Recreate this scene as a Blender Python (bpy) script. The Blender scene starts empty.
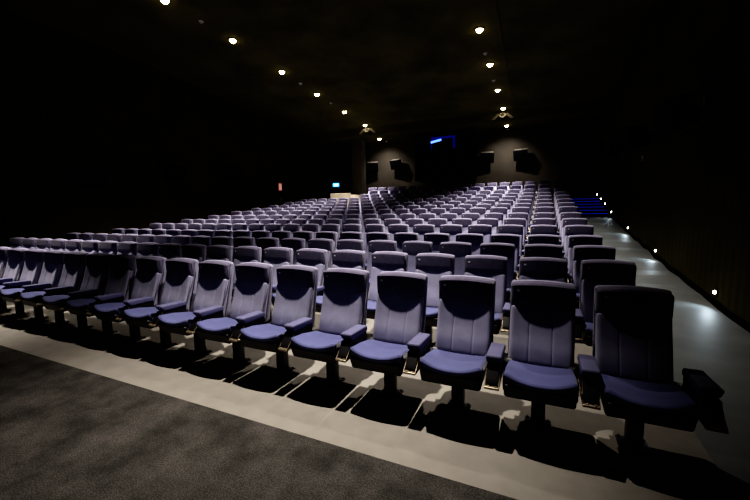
import bpy, bmesh, math, random
from mathutils import Vector, Matrix
random.seed(7)
S = bpy.context.scene
COL = S.collection

# ------------------------------------------------------------------ helpers
def tag(o, label=None, cat=None, group=None, kind=None):
    if label: o['label'] = label
    if cat: o['category'] = cat
    if group: o['group'] = group
    if kind: o['kind'] = kind
    return o

def empty(name, loc=(0, 0, 0), rz=0.0):
    o = bpy.data.objects.new(name, None)
    o.empty_display_size = .1
    o.location = loc
    o.rotation_euler = (0, 0, rz)
    COL.objects.link(o)
    return o

def link(name, bm, mat, parent=None, smooth=True, angle=40):
    bmesh.ops.recalc_face_normals(bm, faces=bm.faces[:])
    me = bpy.data.meshes.new(name)
    bm.to_mesh(me)
    bm.free()
    for p in me.polygons:
        p.use_smooth = smooth
    if smooth:
        try: me.set_sharp_from_angle(angle=math.radians(angle))
        except Exception: pass
    o = bpy.data.objects.new(name, me)
    COL.objects.link(o)
    if mat: me.materials.append(mat)
    if parent is not None: o.parent = parent
    return o

def copy_tree(o, parent=None):
    c = o.copy()
    COL.objects.link(c)
    c.parent = parent
    for ch in o.children:
        copy_tree(ch, c)
    return c

def box(bm, x0, x1, y0, y1, z0, z1, bevel=0.0, seg=2, M=None):
    vs = [bm.verts.new((x, y, z)) for x in (x0, x1) for y in (y0, y1) for z in (z0, z1)]
    f = [(0, 1, 3, 2), (4, 6, 7, 5), (0, 4, 5, 1), (2, 3, 7, 6), (0, 2, 6, 4), (1, 5, 7, 3)]
    fs = [bm.faces.new([vs[i] for i in q]) for q in f]
    if bevel > 0:
        es = list({e for q in fs for e in q.edges})
        r = bmesh.ops.bevel(bm, geom=es, offset=bevel, segments=seg, affect='EDGES', profile=.5)
        vs = list({v for v in vs if v.is_valid} | set(r['verts']))
    if M is not None:
        for v in vs: v.co = M @ v.co
    return vs

def cyl(bm, p0, p1, r0, r1=None, n=16, cap=True):
    if r1 is None: r1 = r0
    p0, p1 = Vector(p0), Vector(p1)
    d = (p1 - p0).normalized()
    a = d.orthogonal().normalized(); b = d.cross(a)
    A, B = [], []
    for i in range(n):
        t = 2 * math.pi * i / n
        q = a * math.cos(t) + b * math.sin(t)
        A.append(bm.verts.new(p0 + q * r0)); B.append(bm.verts.new(p1 + q * r1))
    for i in range(n):
        j = (i + 1) % n
        bm.faces.new((A[i], A[j], B[j], B[i]))
    if cap:
        bm.faces.new(A[::-1]); bm.faces.new(B)

def lathe(bm, prof, n=20, M=None):
    """prof: (r, z) list, around z"""
    rings = []
    for r, z in prof:
        if r < 1e-5:
            rings.append([bm.verts.new((0, 0, z))])
        else:
            rings.append([bm.verts.new((r * math.cos(2 * math.pi * i / n), r * math.sin(2 * math.pi * i / n), z)) for i in range(n)])
    for A, B in zip(rings, rings[1:]):
        for i in range(n):
            j = (i + 1) % n
            q = [A[i % len(A)], A[j % len(A)], B[j % len(B)], B[i % len(B)]]
            u = []
            for v in q:
                if v not in u: u.append(v)
            if len(u) > 2: bm.faces.new(u)
    if M is not None:
        for R in rings:
            for v in R: v.co = M @ v.co

def fillet(poly, r, n=4):
    """round the corners of a closed 2D polygon; r number or list"""
    out = []
    m = len(poly)
    for i in range(m):
        p = Vector(poly[i]); a = Vector(poly[i - 1]); b = Vector(poly[(i + 1) % m])
        rr = r[i] if isinstance(r, (list, tuple)) else r
        da, db = (a - p), (b - p)
        ang = da.angle(db)
        if rr <= 0 or ang > 3.05:
            out.append(p); continue
        t = min(rr / math.tan(ang / 2), da.length * .48, db.length * .48)
        rad = t * math.tan(ang / 2)
        pa, pb = p + da.normalized() * t, p + db.normalized() * t
        c = p + (da.normalized() + db.normalized()).normalized() * (rad / math.sin(ang / 2))
        va, vb = pa - c, pb - c
        tot = va.angle_signed(vb)
        for k in range(n + 1):
            th = -tot * k / n
            cs, sn = math.cos(th), math.sin(th)
            out.append(c + Vector((va.x * cs - va.y * sn, va.x * sn + va.y * cs)))
    return out

def densify(pts, step):
    out = []
    for i, p in enumerate(pts):
        q = pts[(i + 1) % len(pts)]
        out.append(p)
        k = int((q - p).length / step)
        for j in range(1, k):
            out.append(p.lerp(q, j / k))
    return out

def inset(pts, d):
    if d <= 1e-6: return [p.copy() for p in pts]
    n = len(pts); area = sum(pts[i].x * pts[(i + 1) % n].y - pts[(i + 1) % n].x * pts[i].y for i in range(n))
    sg = 1 if area > 0 else -1
    out = []
    for i in range(n):
        e = (pts[(i + 1) % n] - pts[i - 1])
        if e.length < 1e-9: e = Vector((1, 0))
        e.normalize()
        out.append(pts[i] + Vector((-e.y, e.x)) * (d * sg))
    return out

def rounded(bm, poly, half, r_side, r_prof=.02, xs=None, step=.03, nend=4, deform=None, nfil=4):
    """solid: side profile polygon (y,z) swept over x in [-half, half], edges rounded by r_side"""
    base = densify(fillet([Vector(p) for p in poly], r_prof, nfil), step)
    cols = []
    for k in range(nend):
        th = (math.pi / 2) * k / nend
        cols.append((-half + r_side * (1 - math.sin(th)), r_side * (1 - math.cos(th))))
    left = [(-half + r_side * (1 - math.cos(math.pi / 2 * k / nend)), r_side * (1 - math.sin(math.pi / 2 * k / nend))) for k in range(nend)]
    mid = [(x, 0) for x in (xs or []) if abs(x) < half - r_side - 1e-4]
    allc = left + [(-half + r_side, 0)] + mid + [(half - r_side, 0)] + [(-x, d) for x, d in reversed(left)]
    rings = []
    for x, d in allc:
        ring = []
        for p in inset(base, d):
            c = Vector((x, p.x, p.y))
            if deform: c = deform(c)
            ring.append(bm.verts.new(c))
        rings.append(ring)
    n = len(base)
    for A, B in zip(rings, rings[1:]):
        for i in range(n):
            j = (i + 1) % n
            bm.faces.new((A[i], A[j], B[j], B[i]))
    bm.faces.new(rings[0][::-1]); bm.faces.new(rings[-1])

def lin(a, b, n): return [a + (b - a) * i / (n - 1) for i in range(n)]

# ------------------------------------------------------------------ materials
def mat(name, col, rough=.6, metal=0.0, noise=None, bump=None, sheen=0.0, emit=None, estr=0.0, spec=None, coat=0.0):
    """noise=(scale, amount) colour variation; bump=(scale, strength)"""
    m = bpy.data.materials.new(name); m.use_nodes = True
    nt = m.node_tree; b = nt.nodes['Principled BSDF']
    b.inputs['Base Color'].default_value = (*col, 1)
    b.inputs['Roughness'].default_value = rough
    b.inputs['Metallic'].default_value = metal
    if spec is not None: b.inputs['Specular IOR Level'].default_value = spec
    if sheen:
        b.inputs['Sheen Weight'].default_value = sheen
        b.inputs['Sheen Roughness'].default_value = .5
    if emit:
        b.inputs['Emission Color'].default_value = (*emit, 1)
        b.inputs['Emission Strength'].default_value = estr
    tc = nt.nodes.new('ShaderNodeTexCoord')
    if noise:
        n = nt.nodes.new('ShaderNodeTexNoise'); n.inputs['Scale'].default_value = noise[0]; n.inputs['Detail'].default_value = 5
        r = nt.nodes.new('ShaderNodeValToRGB')
        a = noise[1]
        r.color_ramp.elements[0].position = .3; r.color_ramp.elements[1].position = .7
        r.color_ramp.elements[0].color = (*[c * (1 - a) for c in col], 1)
        r.color_ramp.elements[1].color = (*[min(1, c * (1 + a)) for c in col], 1)
        nt.links.new(tc.outputs['Object'], n.inputs['Vector']); nt.links.new(n.outputs['Fac'], r.inputs['Fac'])
        nt.links.new(r.outputs['Color'], b.inputs['Base Color'])
    if bump:
        n = nt.nodes.new('ShaderNodeTexNoise'); n.inputs['Scale'].default_value = bump[0]; n.inputs['Detail'].default_value = 3
        bp = nt.nodes.new('ShaderNodeBump'); bp.inputs['Strength'].default_value = bump[1]; bp.inputs['Distance'].default_value = .01
        nt.links.new(tc.outputs['Object'], n.inputs['Vector']); nt.links.new(n.outputs['Fac'], bp.inputs['Height'])
        nt.links.new(bp.outputs['Normal'], b.inputs['Normal'])
    return m

M_back = mat('lavender grey upholstery', (.335, .335, .475), .85, noise=(9, .10), bump=(420, .25), sheen=.25, spec=.2)
M_seat = mat('blue violet upholstery', (.10, .112, .25), .8, noise=(9, .12), bump=(420, .25), sheen=.2, spec=.25)
M_head = mat('shade-darkened violet headrest upholstery', (.12, .112, .175), .85, noise=(14, .18), bump=(420, .2), sheen=.2, spec=.25)  # somewhat darker fabric, deepened further so its colour carries the front's shade
M_arm = mat('violet armrest pad', (.13, .132, .235), .65, bump=(300, .15), spec=.35)
M_plastic = mat('black moulded plastic', (.012, .012, .014), .5, bump=(160, .1))
M_steel = mat('black painted steel', (.018, .018, .02), .45, bump=(90, .06))
M_bright = mat('worn bare metal', (.55, .47, .36), .4, .8, noise=(40, .25))
M_tag = mat('pale enamel tag', (.75, .72, .68), .4, noise=(200, .05))

def carpet_mat():
    m = bpy.data.materials.new('dark speckled carpet'); m.use_nodes = True
    nt = m.node_tree; b = nt.nodes['Principled BSDF']; L = nt.links.new
    b.inputs['Roughness'].default_value = .95; b.inputs['Specular IOR Level'].default_value = .1
    tc = nt.nodes.new('ShaderNodeTexCoord')
    big = nt.nodes.new('ShaderNodeTexNoise'); big.inputs['Scale'].default_value = 3.2; big.inputs['Detail'].default_value = 6; big.inputs['Roughness'].default_value = .62
    fine = nt.nodes.new('ShaderNodeTexVoronoi'); fine.inputs['Scale'].default_value = 120
    r1 = nt.nodes.new('ShaderNodeValToRGB')
    e = r1.color_ramp.elements
    e[0].position = .36; e[0].color = (.064, .064, .060, 1); e[1].position = .66; e[1].color = (.142, .135, .130, 1)
    r2 = nt.nodes.new('ShaderNodeValToRGB')
    e = r2.color_ramp.elements
    e[0].position = .05; e[0].color = (1.15, 1.15, 1.15, 1); e[1].position = .6; e[1].color = (.5, .5, .5, 1)
    mx = nt.nodes.new('ShaderNodeMix'); mx.data_type = 'RGBA'; mx.blend_type = 'MULTIPLY'; mx.inputs['Factor'].default_value = 1
    L(tc.outputs['Object'], big.inputs['Vector']); L(tc.outputs['Object'], fine.inputs['Vector'])
    L(big.outputs['Fac'], r1.inputs['Fac']); L(fine.outputs['Distance'], r2.inputs['Fac'])
    L(r1.outputs['Color'], mx.inputs[6]); L(r2.outputs['Color'], mx.inputs[7])
    L(mx.outputs[2], b.inputs['Base Color'])
    bp = nt.nodes.new('ShaderNodeBump'); bp.inputs['Strength'].default_value = .6; bp.inputs['Distance'].default_value = .008
    L(fine.outputs['Distance'], bp.inputs['Height']); L(bp.outputs['Normal'], b.inputs['Normal'])
    return m
M_carpet = carpet_mat()
M_floor = mat('pale grey painted floor', (.25, .237, .215), .75, noise=(6, .08), bump=(120, .12), spec=.3)
M_aisle = mat('blue grey aisle floor', (.145, .158, .162), .55, noise=(2.5, .15), bump=(60, .08), spec=.5)
def panel_mat(name, col, scale, depth):
    m = mat(name, col, .95, noise=(1.2, .25), spec=.1)
    nt = m.node_tree; b = nt.nodes['Principled BSDF']
    tc = nt.nodes.new('ShaderNodeTexCoord')
    w = nt.nodes.new('ShaderNodeTexWave'); w.wave_type = 'BANDS'; w.bands_direction = 'Y'; w.inputs['Scale'].default_value = scale
    bp = nt.nodes.new('ShaderNodeBump'); bp.inputs['Strength'].default_value = .4; bp.inputs['Distance'].default_value = depth
    nt.links.new(tc.outputs['Object'], w.inputs['Vector']); nt.links.new(w.outputs['Fac'], bp.inputs['Height']); nt.links.new(bp.outputs['Normal'], b.inputs['Normal'])
    return m
M_wall = panel_mat('dark olive wall fabric', (.046, .042, .016), 1.6, .02)
M_backwall = mat('grey brown rear wall fabric', (.085, .078, .068), .95, noise=(1.5, .12), spec=.1)
M_dark = mat('black rear panelling', (.006, .006, .005), .95, noise=(1.5, .2), spec=.05)
M_ceil = mat('dark olive ceiling', (.075, .070, .030), .95, noise=(.8, .3), spec=.05)
M_para = mat('beige parapet paint', (.55, .48, .37), .8, noise=(3, .1))
M_pillar = mat('dark grey pillar paint', (.10, .09, .075), .8, noise=(2, .1))
M_spk = mat('black speaker cabinet', (.004, .004, .007), .85, bump=(60, .1), spec=.1)
M_spktop = mat('grey fittings and lit speaker tops', (.22, .21, .19), .5, noise=(20, .1))  # grey of small fittings, also laid on rear cabinets as lamplit tops
M_lamp = mat('lit warm lamp glass', (1, .9, .7), .3, emit=(1, .80, .50), estr=26, noise=(5, .02))
M_ring = mat('dark bronze lamp trim', (.06, .045, .03), .4, .6, noise=(30, .1))
M_det = mat('off white detector plastic', (.62, .60, .55), .5, noise=(30, .05))
M_led = mat('lit white step light', (1, 1, .9), .3, emit=(1, .93, .72), estr=14, noise=(5, .02))
M_blue = mat('lit blue stair diode', (.02, .05, .6), .4, emit=(.03, .09, 1), estr=.4, noise=(5, .02))
M_stair = mat('blue lit stair carpet', (.016, .018, .04), .9, noise=(8, .2), bump=(120, .1))
M_winblue = mat('blue booth light', (.02, .06, .5), .4, emit=(.02, .06, 1), estr=.1, noise=(3, .4))
M_winbright = mat('bright blue booth lamp', (.3, .5, 1), .4, emit=(.22, .42, 1), estr=1.7, noise=(5, .05))
M_exit = mat('lit blue exit sign', (.1, .4, .9), .4, emit=(.08, .42, 1), estr=3.2, noise=(5, .05))
M_exitw = mat('lit white exit pictogram', (.9, .95, 1), .4, emit=(.7, .9, 1), estr=3.0, noise=(5, .02))
M_red = mat('red sign face', (.35, .03, .03), .5, emit=(.5, .07, .06), estr=.25, noise=(5, .05))
M_pink = mat('pale sign panel', (.7, .5, .45), .5, emit=(1, .6, .5), estr=.3, noise=(5, .05))
def glass_mat():
    m = bpy.data.materials.new('booth window glass'); m.use_nodes = True
    nt = m.node_tree; b = nt.nodes['Principled BSDF']
    b.inputs['Base Color'].default_value = (.8, .88, 1, 1); b.inputs['Roughness'].default_value = .02
    b.inputs['Transmission Weight'].default_value = 1; b.inputs['IOR'].default_value = 1.02
    return m
M_glass = glass_mat()

# ------------------------------------------------------------------ hall layout (X right, Y to the back, Z up; camera over the origin)
X0, Y0, PITCH, SP = .5735, 2.6527, .56, 1.0717
ROWZ = [0, .0348, .0663, .1098, .2062, .2906, .3878, .5153, .6217, .7414, .8827, 1.0221, 1.205, 1.4162, 1.6266]
XR, XL, YB, YF = 2.17, -12.17, 20.2, -2.5
XA, XLA = .98, -10.98            # seating edges
YC = 1.90                        # carpet edge
def rowy(r): return Y0 + SP * r
prof = [(YC, 0.0)]
for r, z in enumerate(ROWZ):
    prof += [(rowy(r) - .30, z), (rowy(r) + .26, z)]
prof += [(rowy(14) + .50, 1.83), (YB + .1, 1.83)]
prof[0] = (YC, 0.0)
def floor_z(y):
    for (a, za), (b, zb) in zip(prof, prof[1:]):
        if a <= y <= b: return za + (zb - za) * (y - a) / (b - a)
    return 0 if y < YC else 1.83

def slab(bm, pts, x0, x1, zb=-.15):
    A = [bm.verts.new((x0, y, z)) for y, z in pts] ; B = [bm.verts.new((x1, y, z)) for y, z in pts]
    for i in range(len(pts) - 1):
        bm.faces.new((A[i], B[i], B[i + 1], A[i + 1]))
    a0, a1 = bm.verts.new((x0, pts[0][0], zb)), bm.verts.new((x0, pts[-1][0], zb))
    b0, b1 = bm.verts.new((x1, pts[0][0], zb)), bm.verts.new((x1, pts[-1][0], zb))
    bm.faces.new([a0] + A + [a1]); bm.faces.new([b1] + B[::-1] + [b0])
    bm.faces.new((a0, b0, B[0], A[0])); bm.faces.new((A[-1], B[-1], b1, a1)); bm.faces.new((a1, b1, b0, a0))

def struct(name, bm, m, label=None, smooth=False):
    return tag(link(name, bm, m, smooth=smooth), label, None, None, 'structure')

bm = bmesh.new(); box(bm, XL, XR, YF, YC, -.15, .004)
struct('floor', bm, M_carpet, 'dark speckled carpet in front of the first row')
bm = bmesh.new(); slab(bm, prof, XLA, XA)
struct('floor', bm, M_floor, 'pale grey stepped floor under the seat rows')
ramp = [(YC, -.004)] + [(y, floor_z(y) - .012) for y in [2.3 + .5 * i for i in range(27)] if y < 15.3]
st0, std, stz, dz = 15.6, .55, 1.22, .116
ramp += [(st0, stz - dz)]
bm = bmesh.new(); slab(bm, ramp, XA, XR)
struct('floor', bm, M_aisle, 'grey sloping aisle floor along the right wall')
stp = [(st0, stz - dz)]
for i in range(6):
    stp += [(st0 + std * i, stz + dz * i), (st0 + std * (i + 1), stz + dz * i)]
stp += [(st0 + std * 6 + .001, 1.83), (YB + .1, 1.83)]
bm = bmesh.new(); slab(bm, stp, XA, XR)
struct('floor', bm, M_stair, 'dark blue lit steps at the top of the right aisle')
bm = bmesh.new(); slab(bm, [(YC, -.004)] + [(y, floor_z(y) - .012) for y in [2.3 + .5 * i for i in range(36)]] + [(YB + .1, 1.8)], XL, XLA)
struct('floor', bm, M_aisle, 'dark aisle floor along the left wall')

bm = bmesh.new(); box(bm, XR, XR + .2, YF, YB + .2, -.15, 7)
struct('wall_right', bm, M_wall)
bm = bmesh.new(); box(bm, XL - .2, XL, YF, YB + .2, -.15, 7)
struct('wall_left', bm, M_wall)
bm = bmesh.new(); box(bm, XL - .2, XR + .2, YB, YB + .2, -.15, 7)
struct('wall_back', bm, M_backwall)
# ceiling with a dropped rear part
def ceil_z(y):
    if y < 8.41: return 6.50 - max(0, y - 6.3) * .04
    if y < 17.55: return 6.41 - (y - 8.41) * .0845
    return 5.30
cp = [(YF, 6.5), (6.3, 6.5), (8.41, 6.41), (17.5, 6.41 - 9.09 * .0845), (17.55, 5.30), (YB + .2, 5.30)]
bm = bmesh.new()
A = [bm.verts.new((XL - .2, y, z)) for y, z in cp]; B = [bm.verts.new((XR + .2, y, z)) for y, z in cp]
A2 = [bm.verts.new((XL - .2, y, z + .2)) for y, z in cp]; B2 = [bm.verts.new((XR + .2, y, z + .2)) for y, z in cp]
for i in range(len(cp) - 1):
    bm.faces.new((A[i], A[i + 1], B[i + 1], B[i])); bm.faces.new((A2[i], B2[i], B2[i + 1], A2[i + 1]))
struct('ceiling', bm, M_ceil)
# wall base strips
for nm, x0, x1 in (('baseboard_right', XR - .015, XR), ('baseboard_left', XL, XL + .015)):
    bm = bmesh.new()
    ys = [YC + .5 * i for i in range(36) if YC + .5 * i < 15.4]
    for a, b in zip(ys, ys[1:]):
        za, zb = floor_z(a) - .01, floor_z(b) - .01
        vs = [bm.verts.new(p) for p in ((x0, a, za), (x1, a, za), (x1, b, zb), (x0, b, zb), (x0, a, za + .09), (x1, a, za + .09), (x1, b, zb + .09), (x0, b, zb + .09))]
        for q in ((0, 3, 2, 1), (4, 5, 6, 7), (0, 4, 7, 3), (1, 2, 6, 5)): bm.faces.new([vs[i] for i in q])
    struct(nm, bm, M_dark)

# projection booth, pillar, parapet
BY = 18.6
wx0, wx1, wz0, wz1 = -5.39, -4.10, 4.44, 5.22
bm = bmesh.new()
for a in ((-6.2, wx0, 2.9, 5.30), (wx1, -3.3, 2.9, 5.30), (wx0, wx1, 2.9, wz0), (wx0, wx1, wz1, 5.30)):
    box(bm, a[0], a[1], BY, BY + .12, a[2], a[3])
box(bm, -6.2, -6.1, BY + .12, YB, 2.9, 5.30); box(bm, -3.4, -3.3, BY + .12, YB, 2.9, 5.30); box(bm, -6.1, -3.4, BY + .12, YB, 2.9, 3.0)
struct('wall_booth', bm, M_dark)
bm = bmesh.new()
for a in ((wx0 - .05, wx1 + .05, wz1, wz1 + .05), (wx0 - .05, wx1 + .05, wz0 - .05, wz0), (wx0 - .05, wx0, wz0, wz1), (wx1, wx1 + .05, wz0, wz1)):
    box(bm, a[0], a[1], BY - .03, BY + .02, a[2], a[3], .006)
w = struct('window_1', bm, M_steel, 'projection booth window glowing blue in the middle of the rear wall')
bm = bmesh.new(); box(bm, wx0, wx1, BY + .04, BY + .05, wz0, wz1)
link('pane', bm, M_glass, w, False)
t = empty('booth_light', (-4.95, 19.3, 4.5)); tag(t, 'blue lit equipment behind the projection booth window', 'light')
Mx = Matrix.Rotation(math.radians(-10), 4, 'Y')
bm = bmesh.new(); box(bm, -.36, .22, .0, .04, .42, .53, .015, M=Mx)
o = link('tube', bm, M_winbright, t); o.location = (-.18, 0, .02)
bm = bmesh.new(); box(bm, .56, .90, .0, .05, .06, .66, .03); link('panel', bm, M_winblue, t)
bm = bmesh.new(); box(bm, -.62, -.50, .05, .1, -.05, .62, .02); box(bm, -.62, .86, .05, .1, .58, .70, .02); link('back_panel', bm, M_winblue, t)
bm = bmesh.new(); box(bm, -.45, .25, -.3, .0, -.06, .34, .03); cyl(bm, (-.1, -.42, .14), (-.1, -.3, .14), .08, .1); link('projector_body', bm, M_plastic, t)

bm = bmesh.new(); box(bm, -9.90, -9.32, 18.5, 19.1, 1.6, 5.31, .01)
struct('trim_1', bm, M_pillar, 'dark grey square pillar at the rear left corner of the seats')
bm = bmesh.new()
box(bm, -9.45, -8.38, 15.36, 15.48, 1.0, 2.25, .01); box(bm, -9.45, -9.33, 15.48, 18.5, 1.0, 2.25, .01)
struct('trim_2', bm, M_para, 'low beige parapet wall around the rear left entrance')

# ------------------------------------------------------------------ seats
def dish(x): return min(1.0, abs(x) / .2)
def back_body(name='back_frame'):
    bm = bmesh.new()
    def df(c):
        if c.z > .9: c.z += .016 * (1 - (c.x / .22) ** 2)
        return c
    rounded(bm, [(.150, .385), (.262, .78), (.280, .90), (.303, .968), (.350, .968), (.352, .90), (.245, .385)], .222, .022, [.01, .01, .02, .022, .026, .05, .03], lin(-.18, .18, 7), deform=df)
    return bm
def back_cushion():
    bm = bmesh.new()
    xs = sorted(set([round(v, 4) for v in lin(-.185, .185, 19)] + [s * (.078 + d) for s in (-1, 1) for d in (-.007, -.0035, 0, .0035, .007)]))
    def df(c):
        v = max(0, min(1, (c.z - .40) / .38)); front = 1 if c.y < .135 + (c.z - .385) * .345 else 0
        if front:
            w_ = 1 - (min(1, abs(c.x) / .195)) ** 2.2
            c.y += (.010 + .012 * v) * w_
            c.y += .004 * sum(math.exp(-((abs(c.x) - .078) / .004) ** 2) for _ in (0,))
            c.y -= .010 * math.exp(-((v - .25) / .2) ** 2)
        return c
    rounded(bm, [(.092, .392), (.122, .49), (.214, .80), (.30, .80), (.18, .392)], .212, .028, [.02, .1, .02, .01, .01], xs, deform=df, step=.022)
    return bm
def headrest():
    bm = bmesh.new()
    def df(c):
        if c.z > .9: c.z += .016 * (1 - (c.x / .22) ** 2)
        if c.y < .245: c.y += .008 * (c.x / .2) ** 2
        return c
    rounded(bm, [(.222, .775), (.210, .85), (.209, .948), (.225, .962), (.325, .964), (.31, .775)], .216, .03, [.022, .2, .008, .012, .01, .01], lin(-.18, .18, 9), deform=df)
    return bm
def seat_cushion():
    bm = bmesh.new()
    def df(c):
        if c.z > .40:
            k = (c.z - .40) / .05
            c.z += k * .036 * (abs(c.x) / .2) ** 2.4 - k * .004
        if c.y < -.28: c.y += .025 * (c.x / .2) ** 2
        return c
    rounded(bm, [(-.285, .345), (-.300, .38), (-.338, .445), (-.315, .456), (-.15, .448), (.08, .418), (.08, .37)], .216, .03, [.02, .02, .012, .02, .05, .03, .02], lin(-.18, .18, 11), deform=df)
    return bm
def build_seat(two_arms):
    root = empty('cinema_seat')
    # pedestal
    bm = bmesh.new(); box(bm, -.045, .045, -.035, .045, .01, .335, .01)
    p = link('pedestal', bm, M_steel, root)
    bm = bmesh.new(); box(bm, -.085, .085, -.075, .085, 0, .012, .004)
    for sx in (-1, 1):
        for sy in (-.06, .07): cyl(bm, (sx * .068, sy, .012), (sx * .068, sy, .022), .009, n=8)
    link('base_plate', bm, M_steel, p)
    # under-seat shell and hinge
    bm = bmesh.new(); rounded(bm, [(-.285, .318), (-.326, .418), (-.28, .418), (.07, .378), (.09, .36), (-.03, .322)], .208, .02, .012, lin(-.15, .15, 3))
    link('seat_shell', bm, M_plastic, root)
    link('seat_cushion', seat_cushion(), M_seat, root)
    bm = bmesh.new(); box(bm, -.215, .215, .07, .16, .345, .385, .008)
    for sx in (-1, 1): cyl(bm, (sx * .185, .10, .40), (sx * .222, .10, .40), .03, n=14)
    link('hinge_beam', bm, M_steel, root)
    # back
    bf = link('back_frame', back_body(), M_back, root)
    bm = bmesh.new(); rounded(bm, [(.235, .40), (.262, .40), (.372, .93), (.350, .94)], .205, .01, .006, lin(-.15, .15, 3))
    link('back_shell', bm, M_plastic, bf)
    link('back_cushion', back_cushion(), M_back, root)
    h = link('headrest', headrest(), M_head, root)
    bm = bmesh.new(); box(bm, -.172, -.148, .2125, .224, .905, .923, .003)
    link('number_tag', bm, M_tag, h)
    sides = (-1, 1) if two_arms else (-1,)
    for s in sides:
        cx = s * PITCH / 2
        bm = bmesh.new()
        rounded(bm, [(-.205, .500), (-.242, .545), (-.232, .562), (.06, .550), (.06, .500)], .050, .012, [.01, .012, .012, .02, .012], [0])
        a = link('armrest', bm, M_arm, root); a.location = (cx, 0, 0)
        bm = bmesh.new()
        rounded(bm, [(-.312, .390), (-.225, .500), (.06, .500), (.06, .384), (-.10, .384)], .041, .006, .008, [0])
        br = link('bracket', bm, M_plastic, a)
        bm = bmesh.new(); rounded(bm, [(-.328, .368), (-.328, .384), (.03, .384), (.03, .368)], .046, .004, .004, [0])
        for xx in (-.022, .022): cyl(bm, (xx, -.315, .384), (xx, -.315, .389), .010, n=8)
        link('bracket_plate', bm, M_bright, br)
        for sx in (-1, 1):
            bm = bmesh.new(); pts = [(-.322 + .095 * math.sin(i / 5 * 1.5), .382 + .112 * i / 5) for i in range(6)]
            for (y_, z_), (y2, z2) in zip(pts, pts[1:]): cyl(bm, (sx * .0435, y_, z_), (sx * .0435, y2, z2), .0026, n=6)
            link('edge_strip', bm, M_bright, br)
        bm = bmesh.new(); box(bm, min(-s * .03, -s * .08), max(-s * .03, -s * .08), .03, .11, .375, .42, .006)
        link('side_mount', bm, M_steel, a)
    return root

ORD = ['zero', 'first', 'second', 'third', 'fourth', 'fifth', 'sixth', 'seventh', 'eighth', 'ninth', 'tenth', 'eleventh', 'twelfth', 'thirteenth', 'fourteenth', 'fifteenth', 'sixteenth', 'seventeenth', 'eighteenth', 'nineteenth', 'twentieth', 'twenty-first']
proto2 = build_seat(True); proto1 = build_seat(False)
used = {1: False, 2: False}
def new_seat(two):
    k = 2 if two else 1
    p = proto2 if two else proto1
    if not used[k]:
        used[k] = True; return p
    return copy_tree(p)
FRONT = {0: 'front row cinema seat nearest the right aisle, its outer armrest standing free',
         1: 'front row cinema seat second from the right aisle, shade-darkened headrest over lit grey back'}
for r in range(15):
    last = 20
    if r == 0: last = 16
    if r in (12, 13): last = 15
    if r == 14: last = 16
    for k in range(last + 1):
        o = new_seat(k == 0)
        o.location = (X0 - PITCH * k, rowy(r), ROWZ[r])
        rn = 'front row' if r == 0 else ('back row' if r == 14 else ORD[r + 1] + ' row from the front')
        place = 'at the right aisle end' if k == 0 else ORD[k + 1] + ' from the right aisle'
        lab = FRONT.get(k) if r == 0 and k in FRONT else f'violet grey cinema seat in the {rn}, {place}'
        tag(o, lab, 'seat', 'violet grey cinema seats in rows')

# ------------------------------------------------------------------ ceiling lamps, detectors, fittings
def spot(name, loc, target, energy, size, blend, col, radius=.06):
    l = bpy.data.lights.new(name, 'SPOT'); l.energy = energy; l.spot_size = size; l.spot_blend = blend; l.color = col; l.shadow_soft_size = radius
    o = bpy.data.objects.new(name, l); COL.objects.link(o); o.location = loc
    d = Vector(target) - Vector(loc); o.rotation_euler = d.to_track_quat('-Z', 'Y').to_euler()
    return o
WARM = (1.0, .90, .80)
def make_lamp():
    t = empty('ceiling_downlight')
    bm = bmesh.new(); lathe(bm, [(.13, 0.0), (.13, -.012), (.1, -.022), (.091, -.012), (.091, .0)], 24); link('trim_ring', bm, M_ring, t)
    bm = bmesh.new(); lathe(bm, [(0, -.085), (.04, -.078), (.068, -.056), (.085, -.026), (.09, -.005), (.09, 0)], 20); link('lens', bm, M_lamp, t)
    return t
LXR, LXL = -1.71, -8.29
proto = make_lamp(); first = True
LY = [3.25, 6.33, 8.41, 10.58, 12.70, 14.90, 16.98, 18.75]
LORD = ['', '', 'first', 'second', 'third', 'fourth', 'fifth', 'sixth']
EN = 1350
for side, lx in (('right', LXR), ('left', LXL)):
    for i, y in enumerate(LY):
        zc = ceil_z(y)
        vis = (side == 'left' and i >= 1) or (side == 'right' and i >= 3)
        if vis:
            o = proto if first else copy_tree(proto); first = False
            o.location = (lx, y, zc)
            seen = [j for j in range(len(LY)) if (j >= 1 if side == 'left' else j >= 3)]
            n = len(seen) - seen.index(i)
            lab = f'lit warm ceiling downlight of the {side} row, ' + ('nearest the rear wall' if n == 1 else f'{ORD[n]} from the rear wall')
            tag(o, lab, 'lamp', 'ceiling downlights in two rows')
        e, sz, bl, tx = EN, math.radians(70), 1.0, (lx, y, 0)
        if i == 0: e, sz, tx = EN * 1.65, math.radians(57 if side == 'right' else 61), (lx - (.5 if side == 'right' else 0), y - .5, 0)
        if i == 1: e = EN * 1.2
        if 1 <= i <= 4: e, sz = EN * 1.25, math.radians(84)
        if i == 5: e = EN * 1.5
        if i == 6: e, sz = EN * 2.3, math.radians(60)
        if i == 7: e, sz, bl, tx = 215, math.radians(104), 1.0, (lx - .1, YB, 3.0)
        spot('downlight_beam', (lx, y, zc - .12), tx, e, sz, bl, WARM)

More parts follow.
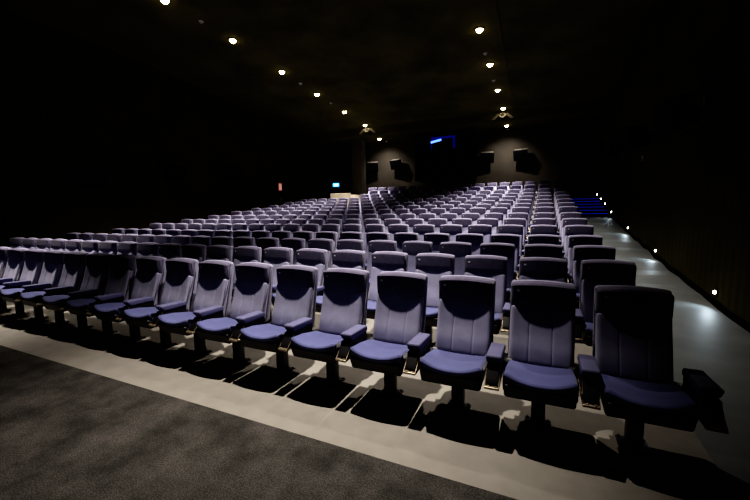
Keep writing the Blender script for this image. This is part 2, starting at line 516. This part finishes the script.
def make_det():
    t = empty('smoke_detector')
    bm = bmesh.new(); lathe(bm, [(0, -.055), (.03, -.055), (.036, -.04), (.036, -.03), (.06, -.022), (.062, 0), (0, 0)], 16); link('body', bm, M_det, t)
    bm = bmesh.new(); lathe(bm, [(.028, -.056), (.034, -.05), (.034, -.046), (.028, -.05)], 12); link('sensor_ring', bm, M_ring, t)
    return t
proto = make_det(); first = True
for lx, ys, side in ((-1.75, (11.94, 14.0, 19.7), 'right'), (-8.29, (7.34, 11.62, 13.75, 19.7), 'left')):
    for n, y in enumerate(ys):
        o = proto if first else copy_tree(proto); first = False
        o.location = (lx, y, ceil_z(y))
        q = len(ys) - n
        tag(o, f'small pale smoke detector between downlights of the {side} row, ' + ('by the rear wall' if q == 1 else f'{ORD[q]} from the rear wall'), 'detector', 'smoke detectors on the ceiling')

def make_twin():
    t = empty('twin_spotlight')
    bm = bmesh.new(); cyl(bm, (0, 0, -.14), (0, 0, 0), .022); link('stem', bm, M_ring, t)
    bm = bmesh.new(); R = Matrix.Rotation(math.radians(60), 4, 'X'); T = Matrix.Translation((0, 0, -.2))
    lathe(bm, [(.115, -.03), (.135, .0), (.115, .03), (.085, .02), (.08, 0), (.085, -.02), (.115, -.03)], 20, M=T @ R); link('ring', bm, M_det, t)
    bm = bmesh.new(); lathe(bm, [(0, .0), (.08, .0), (.08, .05), (0, .08)], 16, M=T @ R); link('core', bm, M_plastic, t)
    for s in (-1, 1):
        bm = bmesh.new()
        vs = [bm.verts.new(p) for p in ((s * .14, -.02, -.16), (s * .20, .02, -.10), (s * .46, .02, -.33), (s * .34, -.02, -.35), (s * .14, .0, -.19), (s * .20, .04, -.13), (s * .46, .04, -.36), (s * .34, .0, -.38))]
        for q in ((0, 1, 2, 3), (7, 6, 5, 4), (0, 4, 5, 1), (1, 5, 6, 2), (2, 6, 7, 3), (3, 7, 4, 0)): bm.faces.new([vs[i] for i in q])
        link('flap', bm, M_spktop, t)
    return t
o = make_twin(); o.location = (-1.76, 17.3, ceil_z(17.3))
tag(o, 'round spotlight with two side flaps hanging under the right downlight row', 'light', 'flapped ceiling spotlights')
o = copy_tree(o); o.location = (-8.29, 17.2, ceil_z(17.2)); o['label'] = 'round spotlight with two side flaps hanging under the left downlight row'
for n, (x, a, b) in enumerate(((-1.17, 9.0, 17.3),)):
    bm = bmesh.new()
    for i in range(8):
        y1, y2 = a + (b - a) * i / 8, a + (b - a) * (i + 1) / 8
        cyl(bm, (x - .12 * i / 8, y1, ceil_z(y1) - .012), (x - .12 * (i + 1) / 8, y2, ceil_z(y2) - .012), .010, n=6)
    struct('trim_3', bm, M_ring, 'thin dark ceiling rail beside the right downlight row')

# ------------------------------------------------------------------ loudspeakers
def make_speaker():
    t = empty('wall_speaker')          # origin at the wall, front towards -Y
    R = Matrix.Translation((0, -.16, 0)) @ Matrix.Rotation(math.radians(18), 4, 'X')
    bm = bmesh.new()
    vs = [Vector(p) for p in ((-.34, -.36, -.25), (.34, -.36, -.25), (.34, -.36, .27), (-.34, -.36, .27), (-.22, .0, -.17), (.22, .0, -.17), (.22, .0, .25), (-.22, .0, .25))]
    V = [bm.verts.new(R @ v) for v in vs]
    for q in ((0, 1, 2, 3), (7, 6, 5, 4), (0, 4, 5, 1), (1, 5, 6, 2), (2, 6, 7, 3), (3, 7, 4, 0)): bm.faces.new([V[i] for i in q])
    bmesh.ops.bevel(bm, geom=bm.edges[:], offset=.012, segments=2, affect='EDGES')
    c = link('cabinet', bm, M_spk, t)
    bm = bmesh.new(); box(bm, -.31, .31, -.375, -.362, -.225, .245, .005, M=R); link('grille', bm, M_spk, c)
    bm = bmesh.new(); box(bm, -.31, .31, -.34, -.02, .272, .282, .002, M=R); link('lit_top_plate', bm, M_spktop, c)  # added grey sheet: lamplight on the black cabinet's top put into colour
    bm = bmesh.new(); box(bm, -.06, .06, -.03, 0, -.2, .2, .005); cyl(bm, (0, -.18, 0), (0, -.02, 0), .025); link('wall_bracket', bm, M_steel, t)
    return t
sp = make_speaker(); first = True
for x, z, rz, lab in ((-1.02, 4.08, -.25, 'black loudspeaker high on the rear wall, rightmost of the four'), (-2.80, 4.06, .25, 'black loudspeaker on the rear wall right of the booth window'),
                      (-7.66, 4.03, -.25, 'black loudspeaker on the rear wall left of the booth window'), (-9.30, 3.98, .25, 'black loudspeaker on the rear wall beside the grey pillar')):
    o = sp if first else copy_tree(sp); first = False
    o.location = (x, YB, z); o.rotation_euler.z = rz * 0 ; tag(o, lab, 'speaker', 'loudspeakers on the rear wall')
    for ch in o.children:
        if ch.name.startswith('cabinet'): ch.rotation_euler.z = rz * .8
for x, ys, rz, side in ((XR, ((7.25, 2.93), (9.97, 3.02), (12.55, 3.2), (15.2, 3.45)), -math.pi / 2, 'right'), (XL, ((6.2, 2.55), (8.85, 2.93), (11.6, 3.1)), math.pi / 2, 'left')):
    for n, (y, z) in enumerate(ys):
        o = copy_tree(sp); o.location = (x, y, z); o.rotation_euler.z = rz
        for ch in o.children:
            ch.rotation_euler.z = 0
            for g in list(ch.children):
                if g.name.startswith('lit_top_plate'): bpy.data.objects.remove(g)
        tag(o, f'dark loudspeaker on the {side} wall, {ORD[n + 1]} from the front', 'speaker', f'loudspeakers on the {side} wall')

# ------------------------------------------------------------------ step lights, stair diodes, signs
def make_wl():
    t = empty('wall_step_light')       # at the wall, facing -X
    bm = bmesh.new(); box(bm, -.012, 0, -.055, .055, -.055, .055, .006); link('plate', bm, M_steel, t)
    bm = bmesh.new(); lathe(bm, [(0, .026), (.012, .024), (.021, .016), (.024, .0)], 14, M=Matrix.Translation((-.012, 0, 0)) @ Matrix.Rotation(-math.pi / 2, 4, 'Y')); link('lens', bm, M_led, t)
    bm = bmesh.new(); box(bm, -.045, -.01, -.045, .045, .034, .042, .003); link('hood', bm, M_steel, t)
    return t
wl = make_wl(); first = True
WL = [(6.32, .33), (9.27, .56), (12.1, .85), (15.0, 1.21), (16.55, 1.335), (17.77, 1.54), (19.0, 1.80)]
for n, (y, z) in enumerate(WL):
    o = wl if first else copy_tree(wl); first = False
    z = max(z, floor_z(y) + .13)
    o.location = (XR, y, z)
    tag(o, f'small lit wall light above the right aisle floor, {ORD[n + 1]} from the front', 'light', 'step lights along the right wall')
    spot('step_beam', (XR - .06, y, z - .01), (XR - .5, y - .30, floor_z(y)), (6, 5, 4.5, 3.5, 2, 2, 2)[n], math.radians(130), .8, (.72, .88, 1), .015)

def strip():
    t = empty('stair_light_strip')
    bm = bmesh.new(); box(bm, -.56, .56, -.008, 0, -.018, .018, .003); link('rail', bm, M_stair, t)
    bm = bmesh.new()
    for i in range(15): box(bm, -.53 + i * .074, -.53 + i * .074 + .042, -.016, -.008, -.011, .011)
    link('diodes', bm, M_blue, t, False)
    return t
ss = strip(); first = True
for i in range(6):
    o = ss if first else copy_tree(ss); first = False
    o.location = ((XA + XR) / 2, st0 + std * i - .001, stz + dz * i - .03)
    tag(o, f'row of blue diodes on the riser of the {ORD[i + 1]} step up the right aisle', 'light strip', 'blue stair lights')

t = empty('exit_sign', (-11.97 - 0.0, YB, 3.0)); tag(t, 'bright blue exit sign on the rear wall at the far left corner', 'sign')
bm = bmesh.new(); box(bm, -.2, .2, -.07, 0, -.1, .1, .008); link('housing', bm, M_exit, t)
bm = bmesh.new(); box(bm, .02, .16, -.076, -.071, -.05, .05, .002)
vs = [bm.verts.new(p) for p in ((-.02, -.0735, .055), (-.02, -.0735, -.055), (-.12, -.0735, 0))]; bm.faces.new(vs)
link('arrow', bm, M_exitw, t, False)
t = empty('fire_sign', (XL, 14.97, 2.66), math.pi / 2); tag(t, 'small red and white sign on the left wall', 'sign')
bm = bmesh.new(); box(bm, -.14, .14, -.02, 0, -.2, .2, .005); link('plate', bm, M_red, t)
bm = bmesh.new(); box(bm, -.10, .10, -.026, -.02, -.16, .16, .003); link('panel', bm, M_pink, t)
t = empty('call_point', (XL + .001, 14.97, 2.05), math.pi / 2); tag(t, 'small dark alarm call point box on the left wall below the red sign', 'alarm button')
bm = bmesh.new(); box(bm, -.07, .07, -.05, .004, -.07, .07, .003); link('box', bm, M_spktop, t)
bm = bmesh.new(); cyl(bm, (0, -.06, 0), (0, -.05, 0), .03, n=12); link('button', bm, M_red, t)
t = empty('wall_indicator', (XR, 11.0, 2.64), -math.pi / 2); tag(t, 'tiny pale indicator lamp high on the right wall below the speakers', 'light')
bm = bmesh.new(); box(bm, -.03, .03, -.02, 0, -.07, .07, .004); link('plate', bm, M_spktop, t)
bm = bmesh.new(); lathe(bm, [(0, .012), (.012, .008), (.016, 0)], 10, M=Matrix.Translation((0, -.02, .02)) @ Matrix.Rotation(math.pi / 2, 4, 'X')); link('lens', bm, M_pink, t)

# ------------------------------------------------------------------ camera, world, colour
W = bpy.data.worlds.new('World'); S.world = W; W.use_nodes = True
W.node_tree.nodes['Background'].inputs[0].default_value = (.9, .95, 1, 1)
W.node_tree.nodes['Background'].inputs[1].default_value = .0012

H, P, ROLL, F, PHI = 1.5502, -.1166, .0165, 363.64, .4331
cam = bpy.data.cameras.new('camera'); cam.sensor_width = 36; cam.lens = F * 36 / 750; cam.clip_start = .05; cam.clip_end = 100
co = bpy.data.objects.new('camera', cam); COL.objects.link(co); S.camera = co
right = Vector((math.cos(PHI), math.sin(PHI), 0)); fh = Vector((-math.sin(PHI), math.cos(PHI), 0)); up = Vector((0, 0, 1))
fwd = fh * math.cos(P) + up * math.sin(P); cu = up * math.cos(P) - fh * math.sin(P)
er = right * math.cos(ROLL) - cu * math.sin(ROLL); eu = right * math.sin(ROLL) + cu * math.cos(ROLL)
m = Matrix((er, eu, -fwd)).transposed().to_4x4(); m.translation = (0, 0, H)
co.matrix_world = m
S.view_settings.view_transform = 'Standard'
S.view_settings.look = 'None'
S.view_settings.exposure = 0
# camera tone curve: deep blacks like a phone's night picture
S.view_settings.use_curve_mapping = True
cm = S.view_settings.curve_mapping
c = cm.curves[3]
for p in ((.014, .0032), (.05, .030), (.16, .17), (.45, .55)): c.points.new(*p)
cm.update()
